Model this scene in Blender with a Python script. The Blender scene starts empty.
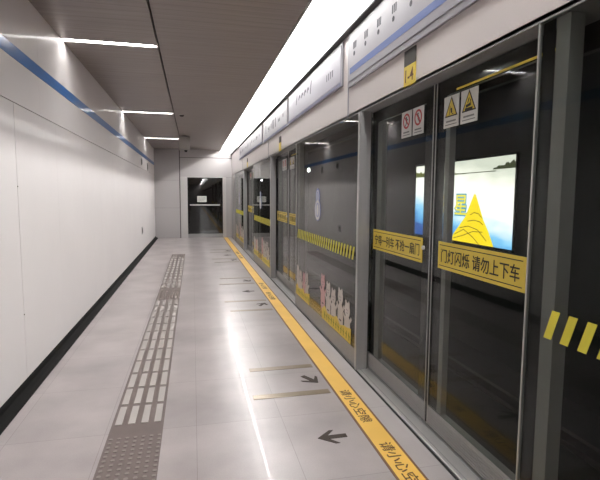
import bpy, bmesh, math, random
from mathutils import Matrix, Vector
random.seed(7)
S = bpy.context.scene
COL = S.collection

# ------------------------------------------------------------------ camera
F_PX, CX, CY = 467.0, 300.0, 240.0
VX, VY = 192.8, 195.0
Yc = Vector((VX-CX, -(VY-CY), -F_PX)).normalized()
Zc = -Vector((273.8-CX, -(5143-CY), -F_PX)).normalized()
Zc = (Zc - Yc*Zc.dot(Yc)).normalized()
Xc = Yc.cross(Zc)
cam = bpy.data.cameras.new('camera')
cam.sensor_fit = 'HORIZONTAL'; cam.sensor_width = 36.0
cam.lens = 36.0*F_PX/600.0
cam.clip_start = 0.05; cam.clip_end = 200
camo = bpy.data.objects.new('camera', cam); COL.objects.link(camo)
M = Matrix((Xc, Yc, Zc)).to_4x4(); M.translation = (0, 0, 1.6)
camo.matrix_world = M
S.camera = camo
# ------------------------------------------------------------------ world, exposure
w = bpy.data.worlds.new('world'); S.world = w; w.use_nodes = True
w.node_tree.nodes['Background'].inputs[0].default_value = (0.5, 0.52, 0.56, 1)
w.node_tree.nodes['Background'].inputs[1].default_value = 0.004
S.view_settings.view_transform = 'Standard'; S.view_settings.look = 'None'
S.view_settings.gamma = 1.0; S.view_settings.use_curve_mapping = False
S.view_settings.exposure = 1.28
TROUGH, LAMP, TUBE = 3.1, 18.0, 110.0        # radiance of the light trough and of the ceiling slots
S.cycles.max_bounces = 10; S.cycles.transparent_max_bounces = 24
S.cycles.use_denoising = True

# ------------------------------------------------------------------ materials
def srgb(r, g, b):
    f = lambda c: (c/255/12.92) if c/255 <= .04045 else ((c/255+.055)/1.055)**2.4
    return (f(r), f(g), f(b), 1)
def mat(name, col, rough=.5, metal=0., coat=0., coat_r=.1, spec=.5, noise=None, bump=0., bscale=40):
    m = bpy.data.materials.new(name); m.use_nodes = True
    nt = m.node_tree; b = nt.nodes['Principled BSDF']
    b.inputs['Base Color'].default_value = col
    b.inputs['Roughness'].default_value = rough
    b.inputs['Metallic'].default_value = metal
    b.inputs['Coat Weight'].default_value = coat
    b.inputs['Coat Roughness'].default_value = coat_r
    b.inputs['Specular IOR Level'].default_value = spec
    tc = nt.nodes.new('ShaderNodeTexCoord')
    if noise:
        sc, amt, stretch = noise
        mp = nt.nodes.new('ShaderNodeMapping'); mp.inputs['Scale'].default_value = stretch
        n = nt.nodes.new('ShaderNodeTexNoise'); n.inputs['Scale'].default_value = sc; n.inputs['Detail'].default_value = 5
        r = nt.nodes.new('ShaderNodeMapRange'); r.inputs[1].default_value = .3; r.inputs[2].default_value = .7
        r.inputs[3].default_value = 1-amt; r.inputs[4].default_value = 1+amt
        mx = nt.nodes.new('ShaderNodeVectorMath'); mx.operation = 'SCALE'
        mx.inputs[0].default_value = col[:3]
        nt.links.new(tc.outputs['Object'], mp.inputs[0]); nt.links.new(mp.outputs[0], n.inputs['Vector'])
        nt.links.new(n.outputs[0], r.inputs[0]); nt.links.new(r.outputs[0], mx.inputs['Scale'])
        nt.links.new(mx.outputs[0], b.inputs['Base Color'])
    if bump:
        n2 = nt.nodes.new('ShaderNodeTexNoise'); n2.inputs['Scale'].default_value = bscale
        bp = nt.nodes.new('ShaderNodeBump'); bp.inputs['Strength'].default_value = bump; bp.inputs['Distance'].default_value = .01
        nt.links.new(tc.outputs['Object'], n2.inputs['Vector']); nt.links.new(n2.outputs[0], bp.inputs['Height'])
        nt.links.new(bp.outputs[0], b.inputs['Normal'])
    return m
def emis(name, col, st):
    m = bpy.data.materials.new(name); m.use_nodes = True
    nt = m.node_tree; nt.nodes.remove(nt.nodes['Principled BSDF'])
    e = nt.nodes.new('ShaderNodeEmission'); e.inputs[0].default_value = col; e.inputs[1].default_value = st
    nt.links.new(e.outputs[0], nt.nodes['Material Output'].inputs[0]); return m
def glass(name, tint=(.8, .815, .8, 1), f0=.008):
    m = bpy.data.materials.new(name); m.use_nodes = True
    nt = m.node_tree; nt.nodes.remove(nt.nodes['Principled BSDF']); N = nt.nodes.new; L = nt.links.new
    lw = N('ShaderNodeLayerWeight'); lw.inputs[0].default_value = .5
    p = N('ShaderNodeMath'); p.operation = 'POWER'; p.inputs[1].default_value = 5
    q = N('ShaderNodeMath'); q.operation = 'MULTIPLY_ADD'; q.inputs[1].default_value = (1-f0)*.85; q.inputs[2].default_value = f0
    t = N('ShaderNodeBsdfTransparent'); t.inputs[0].default_value = tint
    g = N('ShaderNodeBsdfGlossy'); g.inputs['Roughness'].default_value = .0; g.inputs[0].default_value = (1, 1, 1, 1)
    x = N('ShaderNodeMixShader')
    L(lw.outputs['Facing'], p.inputs[0]); L(p.outputs[0], q.inputs[0]); L(q.outputs[0], x.inputs[0])
    L(t.outputs[0], x.inputs[1]); L(g.outputs[0], x.inputs[2]); L(x.outputs[0], nt.nodes['Material Output'].inputs[0])
    return m

m_wall = mat('white_enamel', srgb(217, 212, 212), .5, spec=.3, coat=.1, coat_r=.08, noise=(1.3, .02, (1, 1, 1)))
m_gap = mat('dark_joint', srgb(70, 64, 62), .8)
m_blue = mat('blue_band', srgb(36, 112, 188), .3, coat=.4, coat_r=.12)
m_black = mat('black_plinth', srgb(14, 13, 13), .7, spec=.12)
m_alu = mat('brushed_aluminium', srgb(150, 149, 149), .42, metal=.3, noise=(30, .05, (1, 1, .05)))
m_alu_l = mat('light_aluminium', srgb(190, 188, 186), .35, metal=.6)
m_stile = mat('grey_stile', srgb(150, 149, 147), .5, metal=.0)
m_frit = mat('black_glass_border', srgb(20, 20, 20), .12)
m_rubber = mat('rubber', srgb(14, 14, 14), .7)
m_head = mat('header_enamel', srgb(200, 193, 190), .3, coat=.3, coat_r=.15)
m_board = mat('board_face', srgb(128, 125, 138), .3, noise=(2.2, .06, (1, 1, 1)))
m_board_w = mat('board_white', srgb(136, 134, 140), .3)
m_bstripe = mat('board_stripe', srgb(98, 98, 122), .5)
m_bblue = mat('board_blue', srgb(62, 84, 140), .5)
m_ink = mat('ink', srgb(42, 40, 52), .6)
m_white = mat('white_sticker', srgb(205, 205, 200), .4)
m_grey_txt = mat('grey_print', srgb(120, 120, 118), .6)
m_red = mat('red_print', srgb(178, 52, 58), .5)
m_yel = mat('yellow_sticker', srgb(212, 186, 62), .4)
m_haz = mat('hazard_yellow', srgb(214, 204, 60), .45)
m_blk = mat('black_print', srgb(34, 28, 20), .6)
m_brown = mat('brown_print', srgb(92, 58, 24), .6)
m_glass = glass('screen_glass')
m_endglass = glass('dark_door_glass', (.2, .2, .2, 1), .05)
m_trough = emis('trough_light', (1, .985, .97, 1), TROUGH)
m_tube = emis('tube_light', (1, .985, .96, 1), TUBE)
m_lamp = emis('slot_lamp_light', (1, .98, .95, 1), LAMP)
m_tlamp = emis('tunnel_lamp_light', (.95, .98, 1, 1), 14)
m_darklip = mat('dark_lip', srgb(74, 72, 72), .5)
m_box = mat('grey_box', srgb(168, 164, 158), .5)
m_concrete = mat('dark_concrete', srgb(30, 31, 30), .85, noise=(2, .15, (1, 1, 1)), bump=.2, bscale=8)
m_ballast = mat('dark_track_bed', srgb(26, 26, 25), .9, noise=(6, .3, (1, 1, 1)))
m_rail = mat('steel_rail', srgb(60, 54, 50), .55, metal=.5)
m_brass = mat('metal_floor_marker', srgb(140, 127, 108), .3, metal=.5)
m_darkmark = mat('dark_floor_marker', srgb(62, 52, 45), .5, spec=.2)
m_tbase = mat('tactile_base', srgb(108, 96, 92), .4, noise=(12, .06, (1, 1, 1)))
m_tpad = mat('tactile_pad', srgb(136, 127, 123), .5)
m_tbar = mat('tactile_bar', srgb(178, 172, 168), .25)
m_yfloor = mat('yellow_floor_strip', srgb(238, 192, 92), .45, noise=(3, .06, (1, 1, 1)))
m_edge = mat('strip_edge', srgb(128, 92, 64), .5)
m_end = mat('end_wall_enamel', srgb(172, 168, 168), .35, coat=.2, coat_r=.2)

# polished stone floor with joints and mottling
def stone(name, c1, c2, rough):
    m = bpy.data.materials.new(name); m.use_nodes = True
    nt = m.node_tree; b = nt.nodes['Principled BSDF']; N = nt.nodes.new; L = nt.links.new
    tc = N('ShaderNodeTexCoord')
    n1 = N('ShaderNodeTexNoise'); n1.inputs['Scale'].default_value = 1.6; n1.inputs['Detail'].default_value = 4
    n2 = N('ShaderNodeTexNoise'); n2.inputs['Scale'].default_value = 130; n2.inputs['Detail'].default_value = 3
    mm = N('ShaderNodeMath'); mm.operation = 'MULTIPLY_ADD'; mm.inputs[1].default_value = 4.0
    cr = N('ShaderNodeValToRGB'); cr.color_ramp.elements[0].position = .25; cr.color_ramp.elements[0].color = c1
    cr.color_ramp.elements[1].position = .75; cr.color_ramp.elements[1].color = c2
    bk = N('ShaderNodeTexBrick'); bk.offset = 0; bk.inputs['Scale'].default_value = 1
    bk.inputs['Brick Width'].default_value = .6; bk.inputs['Row Height'].default_value = .8
    bk.inputs['Mortar Size'].default_value = .0018; bk.inputs['Mortar Smooth'].default_value = .3
    bk.inputs['Color1'].default_value = (1, 1, 1, 1); bk.inputs['Color2'].default_value = (.93, .93, .93, 1); bk.inputs['Mortar'].default_value = (.62, .6, .58, 1)
    mx = N('ShaderNodeMix'); mx.data_type = 'RGBA'; mx.blend_type = 'MULTIPLY'; mx.inputs[0].default_value = 1
    L(tc.outputs['Object'], n1.inputs['Vector']); L(tc.outputs['Object'], n2.inputs['Vector']); L(tc.outputs['Object'], bk.inputs['Vector'])
    L(n1.outputs[0], mm.inputs[0]); L(n2.outputs[0], mm.inputs[2])
    dv = N('ShaderNodeMath'); dv.operation = 'MULTIPLY'; dv.inputs[1].default_value = .2; L(mm.outputs[0], dv.inputs[0]); L(dv.outputs[0], cr.inputs[0])
    L(cr.outputs[0], mx.inputs[6]); L(bk.outputs[0], mx.inputs[7]); L(mx.outputs[2], b.inputs['Base Color'])
    rr = N('ShaderNodeMapRange'); rr.inputs[1].default_value = .3; rr.inputs[2].default_value = .7
    rr.inputs[3].default_value = rough*1.0; rr.inputs[4].default_value = rough*1.0
    L(n1.outputs[0], rr.inputs[0]); L(rr.outputs[0], b.inputs['Roughness'])
    b.inputs['Specular IOR Level'].default_value = .48
    b.inputs['Coat Weight'].default_value = .09; b.inputs['Coat Roughness'].default_value = .012
    return m
m_floor = stone('polished_stone', srgb(146, 138, 138), srgb(190, 182, 181), .3)
m_strip = stone('polished_stone_edge', srgb(168, 161, 160), srgb(196, 189, 188), .3)

def slat_mat():
    m = mat('slatted_grey_metal', srgb(158, 148, 142), .42, metal=.25)
    nt = m.node_tree; b = nt.nodes['Principled BSDF']; N = nt.nodes.new; L = nt.links.new
    tc = N('ShaderNodeTexCoord'); sp = N('ShaderNodeSeparateXYZ')
    mu = N('ShaderNodeMath'); mu.operation = 'MULTIPLY'; mu.inputs[1].default_value = 1/.12
    fr = N('ShaderNodeMath'); fr.operation = 'FRACT'
    cr = N('ShaderNodeValToRGB'); e = cr.color_ramp.elements
    e[0].position = 0; e[0].color = (.6, .6, .6, 1); e[1].position = .09; e[1].color = (1, 1, 1, 1)
    mx = N('ShaderNodeMix'); mx.data_type = 'RGBA'; mx.blend_type = 'MULTIPLY'; mx.inputs[0].default_value = 1
    mx.inputs[6].default_value = srgb(158, 148, 142)
    n = N('ShaderNodeTexNoise'); n.inputs['Scale'].default_value = 3
    mp = N('ShaderNodeMapping'); mp.inputs['Scale'].default_value = (.4, 6, 1)
    m2 = N('ShaderNodeMix'); m2.data_type = 'RGBA'; m2.blend_type = 'MULTIPLY'; m2.inputs[0].default_value = .35
    L(tc.outputs['Object'], sp.inputs[0]); L(sp.outputs[1], mu.inputs[0]); L(mu.outputs[0], fr.inputs[0]); L(fr.outputs[0], cr.inputs[0])
    L(tc.outputs['Object'], mp.inputs[0]); L(mp.outputs[0], n.inputs['Vector'])
    L(cr.outputs[0], mx.inputs[7]); L(mx.outputs[2], m2.inputs[6]); L(n.outputs[0], m2.inputs[7]); L(m2.outputs[2], b.inputs['Base Color'])
    return m
m_ceil = slat_mat()

# ------------------------------------------------------------------ helpers
def box(bm, x0, x1, y0, y1, z0, z1):
    v = [bm.verts.new((x, y, z)) for x in (x0, x1) for y in (y0, y1) for z in (z0, z1)]
    for f in ((0,1,3,2), (4,6,7,5), (0,4,5,1), (2,3,7,6), (0,2,6,4), (1,5,7,3)):
        bm.faces.new([v[i] for i in f])
def prism(bm, pts, axis, a, b):
    """polygon pts (u,v) extruded along axis from a to b; axis 'x': (y,z), 'y': (x,z), 'z': (x,y)"""
    def P(u, v, t):
        return {'x': (t, u, v), 'y': (u, t, v), 'z': (u, v, t)}[axis]
    A = [bm.verts.new(P(u, v, a)) for u, v in pts]; B = [bm.verts.new(P(u, v, b)) for u, v in pts]
    n = len(pts)
    bm.faces.new(A); bm.faces.new(B[::-1])
    for i in range(n):
        bm.faces.new([A[i], B[i], B[(i+1) % n], A[(i+1) % n]])
def obj(name, bm, m, parent=None, bevel=0, loc=None):
    bmesh.ops.recalc_face_normals(bm, faces=bm.faces[:])
    me = bpy.data.meshes.new(name); bm.to_mesh(me); bm.free()
    for mm in (m if isinstance(m, (list, tuple)) else [m]): me.materials.append(mm)
    o = bpy.data.objects.new(name, me); COL.objects.link(o)
    if parent: o.parent = parent
    if loc: o.location = loc
    if bevel:
        bv = o.modifiers.new('bevel', 'BEVEL'); bv.width = bevel; bv.segments = 2; bv.limit_method = 'ANGLE'
    return o
def boxes(name, lst, m, parent=None, bevel=0, loc=None):
    bm = bmesh.new()
    for b in lst: box(bm, *b)
    return obj(name, bm, m, parent, bevel, loc)
def parts(name, lst, m, parent=None, bevel=0, loc=None):
    return [boxes(name, [b], m, parent, bevel, loc) for b in lst]
def tag(o, label=None, cat=None, group=None, kind=None):
    if label: o['label'] = label
    if cat: o['category'] = cat
    if group: o['group'] = group
    if kind: o['kind'] = kind
    return o
def thing(name, label, cat, loc=(0, 0, 0), group=None):
    o = bpy.data.objects.new(name, None); COL.objects.link(o); o.location = loc; o.empty_display_size = .1
    return tag(o, label, cat, group)
def struct(name, lst, m, label=None, bevel=0):
    o = boxes(name, lst, m, None, bevel); tag(o, label, None, None, 'structure'); return o
def copy_tree(o, parent=None):
    c = o.copy(); COL.objects.link(c); c.parent = parent
    for ch in list(o.children): copy_tree(ch, c)
    return c
SCREEN = Matrix(((0, 0, -1), (-1, 0, 0), (0, 1, 0)))     # text read by someone looking towards +X
FLOORT = Matrix(((0, 1, 0), (-1, 0, 0), (0, 0, 1)))      # text on the floor read the same way
ENDT = Matrix(((1, 0, 0), (0, 0, -1), (0, 1, 0)))        # text on the end wall
def text(name, body, size, m, parent, loc, R, width=None, ext=.0006, bold=0., height=None):
    cu = bpy.data.curves.new(name, 'FONT'); cu.body = body; cu.size = size; cu.extrude = ext; cu.offset = bold
    cu.align_x = 'CENTER'; cu.align_y = 'CENTER'; cu.resolution_u = 2
    t = bpy.data.objects.new(name, cu); COL.objects.link(t); bpy.context.view_layer.update()
    dg = bpy.context.evaluated_depsgraph_get()
    me = bpy.data.meshes.new_from_object(t.evaluated_get(dg)); bpy.data.objects.remove(t)
    xs = [v.co.x for v in me.vertices]; ys = [v.co.y for v in me.vertices]
    mx, my = (max(xs)+min(xs))/2, (max(ys)+min(ys))/2
    sx = width/(max(xs)-min(xs)) if width else 1
    sy = height/(max(ys)-min(ys)) if height else 1
    for v in me.vertices:
        p = R @ Vector(((v.co.x-mx)*sx, (v.co.y-my)*sy, v.co.z)); v.co = p
    me.materials.clear(); me.materials.append(m)
    o = bpy.data.objects.new(name, me); COL.objects.link(o); o.parent = parent; o.location = loc
    return o
def disc_pts(cy, cz, ry, rz, n=28): return [(cy+ry*math.cos(2*math.pi*i/n), cz+rz*math.sin(2*math.pi*i/n)) for i in range(n)]
def ring(bm, cy, cz, r0, r1, a, b, n=28):
    o_ = disc_pts(cy, cz, r1, r1, n); i_ = disc_pts(cy, cz, r0, r0, n)
    for k in range(n):
        j = (k+1) % n
        prism(bm, [o_[k], o_[j], i_[j], i_[k]], 'x', a, b)
def bar(bm, y0, z0, y1, z1, wd, a, b):
    d = Vector((y1-y0, z1-z0)).normalized(); n = Vector((-d.y, d.x))*wd/2
    prism(bm, [(y0+n.x, z0+n.y), (y1+n.x, z1+n.y), (y1-n.x, z1-n.y), (y0-n.x, z0-n.y)], 'x', a, b)

XL, ZC, YE, YB = -1.36, 3.27, 17.9, -45.0
XF, XD = 1.45, 1.56                        # faces of the fixed screens and of the sliding doors
DOORS = [-2.0, 2.85, 7.70, 12.55]     # door centres
HALF = 1.09
# ------------------------------------------------------------------ setting
struct('floor', [(XL-.2, 1.10, YB, YE, -.3, 0)], m_floor, 'polished grey stone platform floor')
struct('trim_1', [(1.28, 1.75, YB, YE, -.3, 0)], m_strip, 'pale stone border between yellow strip and glass screens')
# left wall : panels with open joints on a dark backing
joint_y = [YB] + [4.15+1.155*k for k in range(-42, 12)] + [YE]
g = .0025
pan = []
for a, b in zip(joint_y[:-1], joint_y[1:]):
    if b-a < .05: continue
    ga = .006 if abs(a-4.15) < .01 else g*.35; gb = .006 if abs(b-4.15) < .01 else g*.35
    pan.append((XL-.03, XL, a+ga/1.5, b-gb/1.5, .05, 2.314))
for k in range(24):
    a = YB+k*2.622; b = min(YE, a+2.622)
    pan.append((XL-.03, XL, a+.0006, b-.0006, 2.322, 2.665)); pan.append((XL-.03, XL, a+.0006, b-.0006, 2.775, ZC))
struct('wall_left', [(XL-.16, XL-.032, YB, YE, 0, ZC+.2)] , m_gap, 'dark backing behind the white wall panels')
o = boxes('wall_panels', pan, m_wall, bpy.data.objects['wall_left'])
struct('trim_2', [(XL-.032, XL+.002, YB, YE, 2.668, 2.772)], m_blue, 'blue band along the white left wall')
bm = bmesh.new()
prism(bm, [(XL-.03, 0), (XL+.085, 0), (XL+.085, .012), (XL+.06, .03), (XL+.02, .045), (XL+.012, .075), (XL+.003, .085), (XL-.03, .085)], 'y', YB, YE)
o = obj('baseboard_left', bm, m_black); tag(o, 'black coved skirting of the left wall', None, None, 'structure')
# ceiling : two slatted fields with a joint, lamp slots cut in the left field
LY = [-16.8, -12.3, -7.8, -3.3, 1.2, 5.7, 10.2, 14.7]; LW = .045
segs = []; y = YB
for ly in LY:
    segs.append((y, ly-LW)); y = ly+LW
segs.append((y, YE))
cl = [(XL-.05, -.362, a, b, ZC, ZC+.05) for a, b in segs] + [(-.342, 1.02, YB, YE, ZC, ZC+.05)]
c = struct('ceiling', cl, m_ceil, 'dark grey slatted metal ceiling')
boxes('ceiling_backing', [(XL-.15, 1.02, YB, YE, ZC+.12, ZC+.2)], m_rubber, c)
boxes('edge_trim', [(1.005, 1.025, YB, YE, ZC-.012, ZC+.12)], m_stile, c)
struct('wall_back', [(XL-.2, 5.1, YB-.1, YB, -1.3, 4.2)], m_end, 'plain wall behind the viewpoint')
# end wall
zj = [0.0, 1.12, 2.14, ZC]
ep = []
for a, b in zip(zj[:-1], zj[1:]): ep.append((XL, -.475, YE, YE+.05, a+.003, b-.003))
ep += [(1.222, 1.75, YE, YE+.05, 0, 2.262), (-.445, 1.75, YE, YE+.05, 2.985, ZC+.15), (-.445, 1.75, YE, YE+.05, 2.27, 2.965)]
we = struct('wall_end', [(XL-.2, -.30, YE+.052, YE+.15, -.3, ZC+.3), (-.30, 1.06, YE+.052, YE+.15, 2.27, ZC+.3), (1.06, 2.1, YE+.052, YE+.15, -.3, ZC+.3)], m_gap, 'end wall of the platform')
boxes('wall_panels', ep, m_end, we)
# end door
d = tag(bpy.data.objects.new('door_1', None), 'dark glass door in the end wall with push bar and white notice', None, None, 'structure'); COL.objects.link(d); d.location = (.38, YE, 0)
def rel(o, p): o.location = (o.location[0]-p.location[0], o.location[1]-p.location[1], o.location[2]-p.location[2]); return o
for q in parts('door_frame', [(-.445, -.19, YE-.03, YE+.1, 0, 2.268), (1.10, 1.22, YE-.03, YE+.1, 0, 2.268), (-.19, 1.10, YE-.01, YE+.1, 2.25, 2.268)], m_alu_l, d, .004): rel(q, d)
rel(boxes('kick_plate', [(-.19, 1.10, YE, YE+.04, .0, .15)], m_stile, d), d)
for q in parts('door_stile', [(-.19, -.15, YE, YE+.04, .15, 2.25), (1.06, 1.10, YE, YE+.04, .15, 2.25), (-.15, 1.06, YE, YE+.04, 2.21, 2.25)], m_frit, d): rel(q, d)
rel(boxes('door_glass', [(-.15, 1.06, YE+.015, YE+.027, .15, 2.21)], m_endglass, d), d)
pb = rel(boxes('push_bar', [(-.11, .99, YE-.07, YE-.035, 1.21, 1.255)], m_alu_l, d, .006), d)
for q in parts('bar_bracket', [(-.10, -.06, YE-.036, YE+.015, 1.21, 1.255), (.94, .98, YE-.036, YE+.015, 1.21, 1.255)], m_stile, d): rel(q, d)
sg = rel(boxes('notice', [(.16, .50, YE+.006, YE+.014, 1.34, 1.56)], m_white, d), d)
nb = bmesh.new()
for k in range(4): box(nb, .20, .46-.05*(k == 3), YE+.004, YE+.0062, 1.50-.038*k, 1.512-.038*k)
rel(obj('notice_print', nb, m_grey_txt, sg), d) ; sg.children[0].location = (0, 0, 0)
# dark room behind the end door
struct('wall_behind_door', [(-.3, 1.06, 21.5, 21.6, 0, 2.4), (-.32, -.3, YE+.15, 21.5, 0, 2.4), (1.06, 1.08, YE+.15, 21.5, 0, 2.4), (-.3, 1.06, YE+.15, 21.5, -.1, 0), (-.3, 1.06, YE+.15, 21.5, 2.4, 2.5)], m_concrete, 'dark room behind the end door')
# solid bay between last screen and end wall
LASTP = DOORS[-1]+4.85-HALF
# tunnel
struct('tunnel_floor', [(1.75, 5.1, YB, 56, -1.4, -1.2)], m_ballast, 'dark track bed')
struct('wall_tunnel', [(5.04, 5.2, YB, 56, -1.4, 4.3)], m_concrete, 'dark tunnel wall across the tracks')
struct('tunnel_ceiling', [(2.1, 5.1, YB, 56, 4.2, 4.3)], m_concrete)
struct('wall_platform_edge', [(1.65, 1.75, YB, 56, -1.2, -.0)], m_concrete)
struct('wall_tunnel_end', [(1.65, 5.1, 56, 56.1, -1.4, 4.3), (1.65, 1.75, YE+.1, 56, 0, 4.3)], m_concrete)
for x in (2.65, 4.09):
    bm = bmesh.new()
    prism(bm, [(x-.07, -1.2), (x+.07, -1.2), (x+.07, -1.18), (x+.012, -1.16), (x+.012, -1.09), (x+.035, -1.08), (x+.035, -1.04), (x-.035, -1.04), (x-.035, -1.08), (x-.012, -1.09), (x-.012, -1.16), (x-.07, -1.18)], 'y', YB, 56)
    tag(obj('rail', bm, m_rail), 'steel running rail on the dark track bed, %s' % ('nearer the platform' if x < 3 else 'nearer the tunnel wall'), 'rail', 'rails of the track')

# ------------------------------------------------------------------ light trough over the screens
t = thing('light_trough', 'long glowing white light trough above the glass screens', 'ceiling light', (1.5, 7, 3.4))
boxes('diffuser', [(1.03-1.5, 2.0-1.5, YB-7, YE-7, .0, .02)], m_trough, t)
boxes('tube_row', [(1.246-1.5, 1.254-1.5, YB-7, YE-7-.1, -.03, -.012)], m_tube, t)
boxes('added_tube_shield', [(1.262-1.5, 1.266-1.5, YB-7, YE-7-.1, -.07, -.0)], m_head, t)  # added unseen plate that blocks tube light from the header boards
boxes('housing', [(1.99-1.5, 2.1-1.5, YB-7, YE-7, -.32, .0), (1.03-1.5, 2.1-1.5, YB-7, YE-7, .021, .05)], m_head, t)
# slot lamps
names = ['recessed slot lamp far behind the viewpoint, first', 'recessed slot lamp far behind the viewpoint, second', 'recessed slot lamp behind the viewpoint, third', 'recessed slot lamp just behind the viewpoint', 'recessed slot lamp in the ceiling above the viewpoint', 'recessed slot lamp in the ceiling at the top of the view, nearest one',
         'bright slot lamp across the left ceiling, middle one of three in view', 'slot lamp across the left ceiling beside the hanging box, the farther one']
for ly, nm in zip(LY, names):
    t = thing('slot_lamp', nm, 'ceiling light', (-.86, ly, ZC), 'slot lamps in the ceiling')
    boxes('lamp_tube', [(-.49, .46, -.022, .022, .012, .035)], m_lamp, t)
    boxes('lamp_tray', [(-.5, .49, -.044, .044, .06, .065)], m_alu_l, t)
    parts('tray_side', [(-.5, .49, -.044, -.04, .001, .0598), (-.5, .49, .04, .044, .001, .0598)], m_alu_l, t)
# hanging box on the ceiling joint
t = thing('ceiling_box', 'pale grey box hanging from the ceiling before the end wall', 'equipment box', (-.21, 13.9, ZC))
boxes('housing', [(-.15, .15, -.1, .1, -.40, -.03)], m_box, t, .008)
boxes('mounting_plate', [(-.07, .07, -.06, .06, -.03, 0)], m_stile, t)
bm = bmesh.new(); bmesh.ops.create_uvsphere(bm, u_segments=16, v_segments=8, radius=.045, matrix=Matrix.Translation((.04, 0, -.41)))
obj('camera_dome', bm, m_rubber, t)
t = thing('ceiling_detector', 'small round dark detector on the ceiling beyond the nearer slot lamp', 'detector', (-.2, 10.3, ZC))
bm = bmesh.new(); bmesh.ops.create_cone(bm, cap_ends=True, segments=20, radius1=.03, radius2=.055, depth=.035, matrix=Matrix.Translation((0, 0, -.0175)))
obj('detector_head', bm, m_gap, t)
bm = bmesh.new(); bmesh.ops.create_cone(bm, cap_ends=True, segments=20, radius1=.06, radius2=.06, depth=.008, matrix=Matrix.Translation((0, 0, -.004)))
obj('detector_base', bm, m_box, t)

# ------------------------------------------------------------------ platform screen header
hd = thing('screen_header', 'long pale header beam running above all the glass screens', 'header beam', (XF, 7, 2.34))
def H(name, lst, m, bevel=0): return boxes(name, [(a-XF, b-XF, c_-7, d_-7, e-2.34, f-2.34) for a, b, c_, d_, e, f in lst], m, hd, bevel)
seam = [YB, -.55, 4.31, 9.12, 13.95, YE]
for a, b in zip(seam[:-1], seam[1:]): H('fascia_panel', [(XF, XF+.02, a+.004, b-.004, 2.34, 3.10)], m_head, .003)
H('beam_core', [(XF+.012, XF+.4, YB, YE, 2.36, 3.09)], m_gap)
H('soffit', [(XF+.0, XF+.4, YB, YE, 2.335, 2.362)], m_alu)
for s in seam[1:-1]: H('seam_strip', [(XF-.006, XF-.0002, s-.012, s+.012, 2.34, 3.10 if s < 5 else 2.65)], m_board_w)
H('top_edge', [(XF-.055, XF+.016, YB, YE, 3.102, 3.118)], m_darklip)

# route boards on the header
def route_board(y0, y1, z0, z1, label, face, style):
    cy = (y0+y1)/2; L_ = (y1-y0)/2; Hh = z1-z0
    t = thing('route_board', label, 'sign board', (XF-.001, cy, z0), 'route boards on the header')
    boxes('board_frame', [(-.018, -.001, -L_, L_, 0, Hh)], m_board_w, t, .004)
    boxes('board_face', [(-.022, -.0182, -L_+.03, L_-.03, .05, Hh-.03)], face, t)
    if style == 'near':
        boxes('blue_line', [(-.0235, -.0222, -L_+.12, L_-.05, .11, .165)], m_bblue, t)
        bm = bmesh.new()
        for k in range(10):
            yy = L_-.16-.28*k
            prism(bm, disc_pts(yy, .27, .02, .02, 12), 'x', -.0235, -.0222)
            for q in range(3): box(bm, -.0233, -.0222, yy-.05+.03*q, yy-.035+.03*q, .31, .37)
        obj('station_marks', bm, m_ink, t)
    else:
        boxes('dark_line', [(-.0235, -.0222, -L_+.03, L_-.02, .012, .045)], m_bstripe, t)
        bm = bmesh.new(); rnd = random.Random(int(cy*10))
        if style == 'letters':
            yy = L_-.55
            for k in range(6):
                h_ = [.13, .055, .06, .07, .06, .15][k]
                bar(bm, yy, Hh*.62-h_/2, yy-.05, Hh*.62+h_/2, .03, -.0233, -.0222)
                if k not in (0, 5): bar(bm, yy-.05, Hh*.62+h_/2-.01, yy-.09, Hh*.62+h_/2-.04, .02, -.0233, -.0222)
                yy -= .16
            for k in range(4): box(bm, -.0233, -.0222, -L_+.3+.07*k, -L_+.32+.07*k, .16, .23)
        else:
            yy = L_-.3
            while yy > -L_+.35:
                h_ = rnd.choice([.05, .05, .08, .16]); zz = .2+rnd.random()*.03
                box(bm, -.0233, -.0222, yy-rnd.choice([.03, .05, .06]), yy, zz-h_/2, zz+h_/2)
                if rnd.random() < .4: box(bm, -.0233, -.0222, yy-.06, yy, zz-h_/2-.03, zz-h_/2-.018)
                yy -= rnd.choice([.1, .12, .22, .3])
        obj('board_print', bm, m_ink, t)
struct('trim_5', [(1.66, 1.7, YB, YE, 2.22, 2.334)], m_rubber, 'dark lintel behind the sliding doors')
route_board(-.4, 4.26, 2.60, 3.08, 'nearest white route board with a blue line on the header', m_board_w, 'near')
route_board(4.46, 7.06, 2.66, 3.08, 'lavender sign board with a row of dark strokes, second from the viewer', m_board, 'letters')
route_board(7.15, 9.62, 2.66, 3.08, 'pale sign board with small grey print, third from the viewer', m_board_w, 'marks')
route_board(9.85, 14.8, 2.68, 3.08, 'farthest and longest pale sign board on the header', m_board_w, 'marks')
# door number plates
def number_plate(c, label, body):
    t = thing('door_number_plate', label, 'number plate', (XF-.001, c+.16, 2.35), 'door number plates on the header')
    boxes('plate', [(-.006, -.0005, -.085, .085, 0, .135)], m_yel, t)
    boxes('plate_top', [(-.006, -.0005, -.085, .085, .136, .24)], m_blk, t)
    if body: text('plate_number', body, .12, m_brown, t, (-.0068, 0, .068), SCREEN, .12, .0005, .001, .085)
number_plate(DOORS[1], 'yellow and black number plate 1-4 above the nearest doors', '1-4')
number_plate(DOORS[2], 'number plate seen edge on above the second pair of doors', '')
number_plate(DOORS[3], 'number plate seen edge on above the farthest pair of doors', '')

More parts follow.
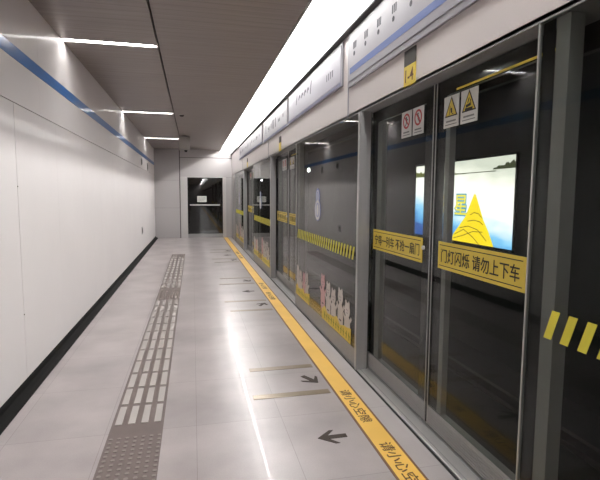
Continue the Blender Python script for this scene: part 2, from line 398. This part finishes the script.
# ------------------------------------------------------------------ sliding doors
def sticker_ban(parent, y, z, stroke):
    s = boxes('ban_sticker', [(-.0045, -.0012, y-.082, y+.082, z, z+.19)], m_white, parent)
    bm = bmesh.new(); cz = z+.118
    ring(bm, y, cz, .042, .056, -.0056, -.0046); bar(bm, y+.038, cz+.038, y-.038, cz-.038, .011, -.0056, -.0046)
    obj('ban_ring', bm, m_red, s)
    bm = bmesh.new()
    prism(bm, disc_pts(y+.004, cz+.024, .009, .009, 12), 'x', -.0053, -.0046)
    bar(bm, y+.003, cz+.014, y-.004, cz-.012, .017, -.0053, -.0046); bar(bm, y-.004, cz-.012, y+stroke, cz-.034, .008, -.0053, -.0046); bar(bm, y-.002, cz+.006, y-.024, cz+.012*(1 if stroke > 0 else -1), .006, -.0053, -.0046)
    obj('ban_figure', bm, m_blk, s)
    parts('sticker_line', [(-.0053, -.0046, y-.05, y+.05, z+.032, z+.042), (-.0053, -.0046, y-.06, y+.06, z+.014, z+.02)], m_grey_txt, s)
def sticker_warn(parent, y, z, heavy):
    s = boxes('warning_sticker', [(-.0045, -.0012, y-.085, y+.085, z, z+.19)], m_white, parent)
    T = lambda r: [(y+r*math.sin(a), z+.105+r*math.cos(a)) for a in (0, 2*math.pi/3, 4*math.pi/3)]
    bm = bmesh.new(); prism(bm, T(.082), 'x', -.0052, -.0046); obj('triangle_border', bm, m_blk, s)
    bm = bmesh.new(); prism(bm, T(.066), 'x', -.0058, -.0053); obj('triangle_fill', bm, m_yel, s)
    bm = bmesh.new()
    if heavy:
        bar(bm, y+.038, z+.078, y-.038, z+.078, .014, -.0063, -.0059); bar(bm, y+.03, z+.095, y-.02, z+.102, .016, -.0063, -.0059)
        bar(bm, y+.012, z+.11, y-.002, z+.14, .008, -.0063, -.0059); bar(bm, y-.01, z+.105, y-.018, z+.13, .007, -.0063, -.0059)
    else:
        bar(bm, y+.016, z+.075, y+.012, z+.13, .005, -.0063, -.0059); bar(bm, y-.006, z+.085, y-.002, z+.115, .016, -.0063, -.0059); bar(bm, y-.01, z+.08, y-.026, z+.078, .006, -.0063, -.0059)
    obj('triangle_mark', bm, m_blk, s)
    parts('sticker_line', [(-.0053, -.0046, y-.055, y+.055, z+.032, z+.042), (-.0053, -.0046, y-.065, y+.065, z+.014, z+.02)], m_grey_txt, s)
def make_leaf(side):
    """side +1: the leaf further from the camera of a pair; local origin at the meeting edge, floor level, front face x=0"""
    far = side > 0
    t = thing('sliding_door', 'x', 'sliding door')
    Ln = 1.13
    y0, y1 = (.016, Ln) if far else (-Ln, -.016)
    boxes('glass_pane', [(0, .012, y0, y1, .165, 2.33)], m_glass, t)
    # aluminium stiles behind the pane, black border printed on it
    if far:
        boxes('stile', [(.014, .058, y1-.22, y1-.12, .165, 2.23)], m_stile, t)
        boxes('stile', [(.014, .058, y0+.002, y0+.10, .165, 2.33)], m_stile, t)
        fr = [(.0125, .0135, y1-.118, y1-.0, .165, 2.33), (.0125, .0135, y0, y0+.135, .165, 2.33)]
    else:
        boxes('stile', [(.014, .054, y1-.15, y1-.10, .165, 2.23)], m_stile, t)
        boxes('stile', [(.014, .058, y0+.01, y0+.08, .165, 2.33)], m_stile, t)
        fr = [(.0125, .0135, y1-.098, y1, .165, 2.33), (.0125, .0135, y0, y0+.1, .165, 2.33)]
    parts('black_border', fr+[(.0125, .0135, y0, y1, 2.235, 2.33)], m_frit, t)
    boxes('top_rail', [(.014, .05, y0+.1, y1-.1, 2.24, 2.32)], m_stile, t)
    e = y0 if far else y1
    boxes('door_nose', [(-.004, -.0002, e, e+.006, .03, 2.33)] if far else [(-.004, -.0002, e-.006, e, .03, 2.33)], m_alu_l, t)
    boxes('rubber_seal', [(.004, .045, .001, e-.0005, .03, 2.33)] if far else [(.004, .045, e+.0005, -.001, .03, 2.33)], m_rubber, t)
    kp = boxes('kick_plate', [(-.002, .05, y0, y1, .03, .163)], m_alu, t)
    parts('kick_plate_rib', [(-.005, -.0021, y0+.01, y1-.01, .04+.017*k, .046+.017*k) for k in range(7)], m_stile, kp)
    la, lb = (.12, 1.03) if far else (-.925, -.10)
    lab = boxes('warning_label', [(-.004, -.0008, la, lb, 1.135, 1.31)], m_yel, t)
    parts('label_border', [(-.0047, -.0041, la+.02, lb-.015, 1.286, 1.291), (-.0047, -.0041, la+.02, lb-.015, 1.154, 1.159)], m_blk, lab)
    txt = '宁等一列车 不抢一扇门' if far else '门灯闪烁 请勿上下车'
    text('label_lettering', txt, .09, m_blk, lab, (-.0052, (la+lb)/2, 1.2225), SCREEN, (lb-la)-.08, .0005, .0008, .088)
    if far:
        sticker_ban(t, .42, 2.035, .02); sticker_ban(t, .235, 2.035, -.02)
        bm = bmesh.new(); bmesh.ops.create_cone(bm, cap_ends=True, segments=20, radius1=.014, radius2=.014, depth=.012, matrix=Matrix.Translation((-.007, .10, 1.245)) @ Matrix.Rotation(math.pi/2, 4, 'Y'))
        k = obj('lock_button', bm, m_white, t)
    else:
        sticker_warn(t, -.20, 2.025, False); sticker_warn(t, -.39, 2.025, True)
        boxes('yellow_top_strip', [(-.003, -.0008, -1.05, -.25, 2.236, 2.248)], m_yel, t)
    return t
leafF, leafN = make_leaf(1), make_leaf(-1)
where = ['pair beside the viewpoint', 'nearest pair', 'second pair along the platform', 'farthest pair along the platform']
first = True
for i in (1, 2, 3):
    for proto, side in ((leafF, 'far'), (leafN, 'near')):
        o = proto if first else copy_tree(proto)
        o.location = (XD, DOORS[i], 0)
        o['group'] = 'glass sliding doors of the platform screen'
        if side == 'far': o['label'] = 'glass sliding door with red ban stickers, left leaf of the %s' % where[i]
        else: o['label'] = 'glass sliding door with yellow warning triangles, right leaf of the %s' % where[i]
    first = False
# ------------------------------------------------------------------ fixed screens
def make_fixed(y0, y1, label):
    t = thing('fixed_screen', label, 'glass screen', (XF, (y0+y1)/2, 0), 'fixed glass screens between the doors')
    L_ = (y1-y0)/2
    boxes('glass_pane', [(.0, .014, -L_+.012, L_-.012, .18, 2.332)], m_glass, t)
    # near-edge and far-edge stiles set behind the pane
    boxes('stile', [(.018, .085, L_-.155, L_-.082, .18, 2.33)], m_stile, t)
    boxes('stile', [(.018, .06, -L_+.02, -L_+.07, .18, 2.33)], m_stile, t)
    parts('black_border', [(.0145, .0165, L_-.08, L_-.012, .18, 2.33), (.0145, .0165, -L_+.012, -L_+.08, .18, 2.33)], m_frit, t)
    parts('edge_strip', [(-.002, .014, L_-.007, L_, .0, 2.332), (-.002, .014, -L_, -L_+.008, .0, 2.332)], m_alu_l, t)
    boxes('kick_plate', [(-.004, .05, -L_+.008, L_-.012, .012, .178)], m_alu, t, .003)
    # hazard bars printed on the glass
    bm = bmesh.new(); n = 27; p = .09
    for k in range(n):
        a = L_-.125-p*k
        if a-.055 < -L_+.05: break
        prism(bm, [(a, 1.005), (a-.042, 1.005), (a-.084, 1.13), (a-.042, 1.13)], 'x', -.0025, -.0006)
    obj('hazard_bars', bm, m_haz, t)
    return t
def cartoons(t, specs, L_):
    """generic rounded cheering figures printed along the bottom of the pane"""
    cols = {'w': m_cw, 'p': m_cp, 'd': m_cd, 'y': m_yel, 'g': m_cg}
    for (a, b) in specs['base']:
        s = obj_base(t, a, b)
    for y, z, h, c1 in specs['fig']:
        bm = bmesh.new()
        prism(bm, disc_pts(y, z+h*.30, .088, h*.34, 18), 'x', -.0028, -.0006)
        prism(bm, disc_pts(y, z+h*.76, .082, .075, 18), 'x', -.0034, -.0029)
        for sg_ in (-1, 1):
            bar(bm, y+sg_*.05, z+h*.42, y+sg_*.12, z+h*.60, .035, -.0031, -.0007)
            prism(bm, disc_pts(y+sg_*.045, z+h*.76+.065, .025, .03, 10), 'x', -.0033, -.0026)
        o_ = obj('printed_figure', bm, cols[c1], t)
        bm = bmesh.new()
        for sg_ in (-1, 1): prism(bm, disc_pts(y+sg_*.02, z+h*.76, .007, .009, 8), 'x', -.0040, -.0035)
        bar(bm, y-.02, z+h*.76-.03, y+.02, z+h*.76-.03, .007, -.0040, -.0035)
        box(bm, -.0034, -.0029, y-.035, y+.035, z+h*.2, z+h*.24)
        obj('figure_face', bm, m_cd, o_)
m_cw = mat('print_white', srgb(196, 188, 182), .6); m_cp = mat('print_pink', srgb(200, 160, 160), .6)
m_cd = mat('print_dark', srgb(96, 80, 88), .6); m_cg = mat('print_green', srgb(120, 132, 40), .6)
def obj_base(t, a, b):
    bm = bmesh.new(); n = 9; pts = [(a, .185), (b, .185)]
    for k in range(n+1):
        u = b+(a-b)*k/n; pts.append((u, .30+.03*(k % 2)+.05*math.sin(k*1.7)*.5))
    prism(bm, pts, 'x', -.0050, -.0042)
    o_ = obj('printed_grass', bm, m_yel, t)
    bm = bmesh.new(); k = 0; y_ = min(a, b)+.05
    while y_ < max(a, b)-.05:
        bar(bm, y_, .21, y_+.012*(-1)**k, .285, .016, -.0056, -.0051); bar(bm, y_-.02, .25, y_+.025, .255, .012, -.0056, -.0051)
        y_ += .085; k += 1
    obj('grass_marks', bm, m_cg, o_)
FX = [(DOORS[0]+HALF+.058, DOORS[1]-HALF+.028, 'fixed glass screen with wide hazard bars, nearest at the right edge'),
      (DOORS[1]+HALF+.058, DOORS[2]-HALF, 'fixed glass screen with round blue sticker and cartoon figures, between the first and second doors'),
      (DOORS[2]+HALF+.058, DOORS[3]-HALF, 'fixed glass screen between the second and the farthest doors'),
      (DOORS[3]+HALF+.058, LASTP, 'farthest fixed glass screen before the end wall')]
for k, (a, b, lb) in enumerate(FX):
    t = make_fixed(a, b, lb); L_ = (b-a)/2
    r_ = random.Random(3)
    fig = [(L_-.17, .22, .40, 'w'), (L_-.34, .22, .34, 'w'), (L_-.55, .22, .34, 'p'), (L_-.70, .22, .37, 'w'),
           (-.18, .26, .46, 'p'), (-.40, .24, .42, 'w'), (-.60, .22, .40, 'w'), (-.84, .24, .44, 'w'), (-1.06, .22, .36, 'w')]
    if k > 0: cartoons(t, {'base': [(L_-.86, L_-.06), (-1.18, -.16)], 'fig': fig}, L_)
    # round sticker pair
    if k > 0:
        yc = L_-1.22
        bm = bmesh.new(); pill = [(yc+.125*math.cos(a_), 1.425+.125*math.sin(a_)) for a_ in [math.pi*1.25-math.pi*1.5*0 + q*math.pi*2*.0 for q in range(0)]]
        pts = [(yc+.13*math.cos(a_), 1.43+.13*math.sin(a_)) for a_ in [math.radians(130+q*14) for q in range(21)]]
        pts += [(yc+.085*math.cos(a_), 1.60+.085*math.sin(a_)) for a_ in [math.radians(-20+q*16) for q in range(14)]]
        prism(bm, pts, 'x', -.003, -.0006); s = obj('round_sticker', bm, m_stk, t) if 'm_stk' in globals() else None
        if s is None:
            m_stk = mat('sticker_blue', srgb(130, 140, 190), .5); s = obj('round_sticker', bm, m_stk, t)
        bm = bmesh.new(); ring(bm, yc, 1.43, .085, .118, -.0042, -.0031); prism(bm, disc_pts(yc, 1.43, .055, .07, 20), 'x', -.0042, -.0031)
        ring(bm, yc, 1.60, .05, .064, -.0042, -.0031); bar(bm, yc, 1.565, yc, 1.63, .02, -.0042, -.0031)
        obj('sticker_icons', bm, m_white, s)
# posts at the far side of every door opening
for i, nm in ((1, 'at the left of the nearest doors'), (2, 'at the left of the second doors'), (3, 'at the left of the farthest doors')):
    y0 = DOORS[i]+HALF
    t = thing('door_post', 'grey aluminium door post %s' % nm, 'post', (XF, y0, 0), 'posts of the platform screen')
    boxes('post_body', [(-.012, .092, .0, .055, .0, 2.334)], m_alu, t, .004)
    boxes('post_cover', [(-.016, -.0125, .012, .043, .0, 2.335)], m_alu_l, t)
    boxes('post_seal', [(.0925, .0945, -.0, .05, .0, 2.334)], m_rubber, t)
for i in range(1, 4):
    y0, y1 = DOORS[i]-HALF, DOORS[i]+HALF
    nm = ['beside the viewpoint', 'below the nearest doors', 'below the second pair of doors', 'below the farthest doors'][i]
    t = thing('door_threshold', 'bright metal threshold %s' % nm, 'threshold', (XF, (y0+y1)/2, 0), 'metal thresholds of the sliding doors')
    boxes('threshold_plate', [(-.005, .2, -HALF+.032, HALF-.005, .0, .014)], m_alu_l, t, .003)
    parts('threshold_groove', [(.1+.0, .108, -HALF+.01, HALF-.01, .0142, .0165), (.02, .026, -HALF+.01, HALF-.01, .0142, .0165)], m_stile, t)
# closing bay
t = thing('end_bay_panel', 'pale solid panel bay between the last glass screen and the end wall', 'panel', (XF, (LASTP+YE)/2, 0))
L_ = (YE-LASTP)/2
boxes('bay_panel', [(-.01, .05, -L_+.09, L_-.04, .01, 2.33)], m_alu_l, t)
boxes('bay_post', [(-.02, .08, -L_+.002, -L_+.085, .0, 2.334), ], m_alu, t, .004)
boxes('bay_post', [(-.03, .08, L_-.3, L_-.2, .0, 2.334)], m_alu, t, .004)
boxes('edge_groove', [(XF-.022, XF-.006, YB, YE, -.001, .0015)], m_rubber); o = bpy.data.objects['edge_groove']; o.name = 'trim_3'; tag(o, 'dark groove along the foot of the glass screens', None, None, 'structure')

# ------------------------------------------------------------------ advertising light box on the tunnel wall
AY0, AY1, AZ0, AZ1 = 6.52, 9.93, .74, 2.27
AX = 5.0; AC = (AY0+AY1)/2
def ad_material():
    m = bpy.data.materials.new('lit_landscape_poster'); m.use_nodes = True
    nt = m.node_tree; nt.nodes.remove(nt.nodes['Principled BSDF']); N = nt.nodes.new; L = nt.links.new
    tc = N('ShaderNodeTexCoord'); sp = N('ShaderNodeSeparateXYZ'); L(tc.outputs['Object'], sp.inputs[0])
    n = N('ShaderNodeTexNoise'); n.inputs['Scale'].default_value = 2.2; n.inputs['Detail'].default_value = 5
    mp = N('ShaderNodeMapping'); mp.inputs['Scale'].default_value = (1, .7, 2.5); L(tc.outputs['Object'], mp.inputs[0]); L(mp.outputs[0], n.inputs['Vector'])
    ad = N('ShaderNodeMath'); ad.operation = 'MULTIPLY_ADD'; ad.inputs[1].default_value = .5; L(n.outputs[0], ad.inputs[0]); 
    tl_ = N('ShaderNodeMath'); tl_.operation = 'MULTIPLY_ADD'; tl_.inputs[1].default_value = -.15; L(sp.outputs[1], tl_.inputs[0]); L(sp.outputs[2], tl_.inputs[2]); L(tl_.outputs[0], ad.inputs[2])
    mr = N('ShaderNodeMapRange'); mr.inputs[1].default_value = .25; mr.inputs[2].default_value = 1.78; L(ad.outputs[0], mr.inputs[0])
    cr = N('ShaderNodeValToRGB'); e = cr.color_ramp.elements
    st = [(0, srgb(40, 80, 150)), (.10, srgb(80, 150, 210)), (.22, srgb(130, 196, 235)), (.33, srgb(205, 228, 240)), (.45, srgb(252, 253, 250)), (.80, srgb(245, 245, 235)), (.9, srgb(225, 226, 212)), (1, srgb(200, 204, 190))]
    e[0].position, e[0].color = st[0]; e[1].position, e[1].color = st[-1]
    for p_, c_ in st[1:-1]:
        x = e.new(p_); x.color = c_
    L(mr.outputs[0], cr.inputs[0])
    em = N('ShaderNodeEmission'); em.inputs[1].default_value = AD_E; L(cr.outputs[0], em.inputs[0]); L(em.outputs[0], nt.nodes['Material Output'].inputs[0])
    return m
AD_E = .78
t = thing('advert_light_box', 'lit advertising box with a yellow kayak on a blue lake across the tracks', 'light box', (AX, AC, AZ0))
hl = (AY1-AY0)/2; hh = AZ1-AZ0
boxes('box_body', [(.004, .04, -hl-.03, hl+.03, -.03, hh+.03)], m_rubber, t)
boxes('poster', [(.0, .0035, -hl, hl, 0, hh)], ad_material(), t)
boxes('box_frame', [(-.012, .004, -hl-.04, -hl, -.04, hh+.04), (-.012, .004, hl, hl+.04, -.04, hh+.04), (-.012, .004, -hl, hl, -.04, 0), (-.012, .004, -hl, hl, hh, hh+.04)], m_frit, t)
# px helper: poster coordinates are metres from the poster centre (y) and its foot (z)
bm = bmesh.new()
prism(bm, [(-.615, .91), (-.65, .89), (-.90, .45), (-1.06, .25), (-1.22, .0), (.10, .0), (.06, .12), (-.34, .48), (-.585, .88)], 'x', -.004, -.001)
ky = obj('printed_kayak', bm, emis('lit_yellow', srgb(250, 222, 30), AD_E*.9), t)
mk = emis('lit_dark_line', srgb(120, 96, 20), AD_E*.3)
bm = bmesh.new()
def curve(pts, wd=.014):
    for (a, b), (c_, d_) in zip(pts[:-1], pts[1:]): bar(bm, a, b, c_, d_, wd, -.0055, -.0042)
curve([(-.5, .52), (-.62, .57), (-.76, .55), (-.86, .48)]); curve([(-.42, .40), (-.62, .43), (-.8, .41), (-.9, .36)])
curve([(-.16, .26), (-.45, .31), (-.75, .26), (-1.02, .08)]); curve([(.02, .12), (-.3, .24), (-.6, .12), (-.8, .0)]); curve([(.06, .04), (-.3, .13), (-.6, .22), (-.9, .23)])
obj('kayak_lines', bm, mk, ky)
mt = emis('lit_green', srgb(120, 128, 60), AD_E*.55); mt2 = emis('lit_dark_green', srgb(92, 100, 72), AD_E*.4)
def trees(name, y0, y1, z, h0, h1, m, seed):
    bm = bmesh.new(); r_ = random.Random(seed); n = 26; pts = []
    for k in range(n+1):
        u = y0+(y1-y0)*k/n; hb = h0+(h1-h0)*k/n
        pts.append((u, z+hb*(.65+.5*r_.random())))
    prism(bm, [(y1, z), (y0, z)]+pts, 'x', -.003, -.001); return obj(name, bm, m, t)
trees('printed_trees', -1.12, -hl+.005, 1.32, .03, .13, mt2, 4)
trees('printed_trees', hl-.005, -.30, 1.28, .13, .01, mt, 9)
boxes('printed_shore', [(-.003, -.001, -1.2, .0, 1.285, 1.30)], mt2, t)
tl = text('lettering_outline', '星', .42, emis('lit_cyan', srgb(70, 160, 200), AD_E*.8), t, (-.003, -.17, .70), SCREEN, .47, .0008, .02, .43)
text('poster_lettering', '星', .42, emis('lit_yellow_text', srgb(240, 228, 70), AD_E*.9), t, (-.0055, -.17, .70), SCREEN, .42, .0008, .004, .38)
bm = bmesh.new()
for z_ in (.56, .70, .84): box(bm, -.004, -.001, .14, .48, z_-.03, z_+.03)
obj('printed_strokes', bm, emis('lit_yellow_strokes', srgb(240, 228, 70), AD_E*.9), t)
# tunnel lamps
for k, (yy, nm) in enumerate(((20.2, 'brightest tunnel wall lamp seen through the fixed screen, nearest of the row'), (23.5, 'tunnel wall lamp, second of the row from the viewer'), (34.5, 'tunnel wall lamp, third of the row'), (47., 'farthest tunnel wall lamp of the row'))):
    t = thing('tunnel_lamp', nm, 'wall lamp', (5.04, yy, 2.72), 'lamps on the tunnel wall')
    boxes('lamp_housing', [(-.06, 0, -.28, .28, -.08, .08)], m_stile, t)
    boxes('lamp_lens', [(-.085, -.0605, -.25, .25, -.07, .06)], m_tlamp, t)

# ------------------------------------------------------------------ small plates on the left wall
for y_, z_, hy, hz, lb in ((13.6, 2.50, .11, .09, 'small dark plate high on the left wall, nearer one'), (15.3, 2.46, .11, .12, 'small dark plate high on the left wall, nearer the end wall'), (13.3, .63, .10, .10, 'dark socket plate low on the left wall')):
    t = thing('wall_plate', lb, 'wall plate', (XL, y_, z_), 'small plates on the left wall')
    boxes('plate_body', [(.0, .014, -hy, hy, -hz, hz)], m_stile, t, .003)
    boxes('plate_insert', [(.0142, .02, -hy*.6, hy*.6, -hz*.6, hz*.6)], m_gap, t)
# panel studs
bm = bmesh.new()
for z_ in (.62, 1.66): bmesh.ops.create_cone(bm, cap_ends=True, segments=12, radius1=.006, radius2=.005, depth=.004, matrix=Matrix.Translation((XL+.002, 4.15, z_)) @ Matrix.Rotation(math.pi/2, 4, 'Y'))
obj('panel_studs', bm, m_gap, bpy.data.objects['wall_left'])

# ------------------------------------------------------------------ floor markings
t = thing('yellow_safety_strip', 'yellow safety strip along the floor in front of the glass screens', 'floor strip', (1.19, 7, 0))
boxes('strip_body', [(-.073, .073, YB-7, YE-7-.02, -.004, .0012)], m_yfloor, t)
parts('strip_border', [(-.088, -.0735, YB-7, YE-7-.02, -.004, .0014), (.0735, .088, YB-7, YE-7-.02, -.004, .0014)], m_edge, t)
struct('trim_4', [(1.10, 1.28, YB, YE, -.3, -.004)], m_strip, 'stone bed under the yellow strip')
for i, c in enumerate(DOORS):
    for s in (-1, 1):
        if i == 0: continue
        text('strip_lettering', '请小心空隙', .1, m_brown, t, (.0, c+s*.42-7, .0016), FLOORT, .56, .0003, .001, .088)
def marker(y, x0, x1, label):
    tag(boxes('floor_marker_bar', [(x0, x1, y-.04, y+.04, .0, .0025)], m_brass), label, 'floor marker', 'metal marker bars in the floor')
def arrow(y, ang, label, x=.975):
    bm = bmesh.new()
    for P_ in ([(-.10, -.022), (.02, -.022), (.02, .022), (-.10, .022)],
               [(.10, 0), (.0, .085), (-.03, .085), (.045, .0)], [(.10, 0), (.045, 0), (-.03, -.085), (.0, -.085)], [(.02, -.022), (.06, 0), (.02, .022)]):
        prism(bm, P_, 'z', 0, .0025)
    o = obj('floor_arrow', bm, m_darkmark); o.location = (x, y, 0.0); o.rotation_euler = (0, 0, ang)
    tag(o, label, 'floor arrow', 'metal arrows in the floor')
nmd = ['', 'before the nearest doors', 'before the second doors', 'before the farthest doors']
for i, c in enumerate(DOORS):
    for s, sn in ((1, 'far'), (-1, 'near')):
        if i == 0: continue
        marker(c+s*.71, .44, 1.07, 'inner metal floor bar %s, on their %s side' % (nmd[i], sn))
        marker(c+s*1.30, .48, 1.07, 'outer metal floor bar %s, on their %s side' % (nmd[i], sn))
        arrow(c+s*.98, -s*math.radians(60), 'slanted floor arrow %s, between the two %s bars' % (nmd[i], sn))
    if i: arrow(c, math.pi, 'arrow pointing away from the screens %s, midway between the bars' % nmd[i], .88)

# tactile paving
TX0, TX1, TP = -.575, -.225, .33
t = thing('tactile_paving', 'tactile guide path of pale raised bars running down the middle of the floor', 'tactile paving', (0, 7, 0))
boxes('base_strip', [(TX0, TX1, YB-7, 13.0-7, -.004, .0018)], m_tbase, t)
pw = (TX1-TX0)/4
pads = [c for c in DOORS[:3]]+[12.6]
rows = []; y_ = 12.2
while y_-TP > YB+.3:
    a, b = y_-TP+.022, y_-.022; ok = True
    for c in DOORS[1:3]:
        if a < c+.36 and b > c-.36: ok = False
    if ok: rows.append((a, b))
    y_ -= TP
vis = [r for r in rows if r[0] > 1.6]
cnt = 0; rest = []
me0 = None
vis.sort()
for (a, b) in vis:
    for k in range(4):
        x0 = TX0+pw*k+.02; x1 = TX0+pw*(k+1)-.02
        if cnt < 100:
            if me0 is None:
                w_, l_ = (x1-x0)/2, (b-a)/2
                bm = bmesh.new(); box(bm, -w_, w_, -l_, l_, .0018, .0058)
                o = obj('guide_bar', bm, m_tbar, t, .0015); me0 = o
            else:
                o = me0.copy(); COL.objects.link(o); o.parent = t
            o.location = ((x0+x1)/2, (a+b)/2-7, 0); cnt += 1
        else: rest.append((x0, x1, a-7, b-7, .0018, .0058))
for (a, b) in [r for r in rows if r[0] <= 1.6]:
    for k in range(4): rest.append((TX0+pw*k+.017, TX0+pw*(k+1)-.017, a-7, b-7, .0018, .0058))
o = boxes('guide_bars_far', rest, m_tbar, t); o['kind'] = 'stuff'
bm = bmesh.new()
for c, e in ((DOORS[1], .33), (DOORS[2], .33), (12.6, .36)):
    n = 12
    for a in range(7):
        for b in range(int(2*e/.052)):
            xx = TX0+.027+a*.051; yy = c-e+.026+b*.052-7
            prism(bm, [(xx+.014*math.cos(q), yy+.014*math.sin(q)) for q in [i_*math.pi/3 for i_ in range(6)]], 'z', .0018, .005)
o = obj('warning_studs', bm, m_tpad, t); o['kind'] = 'stuff'
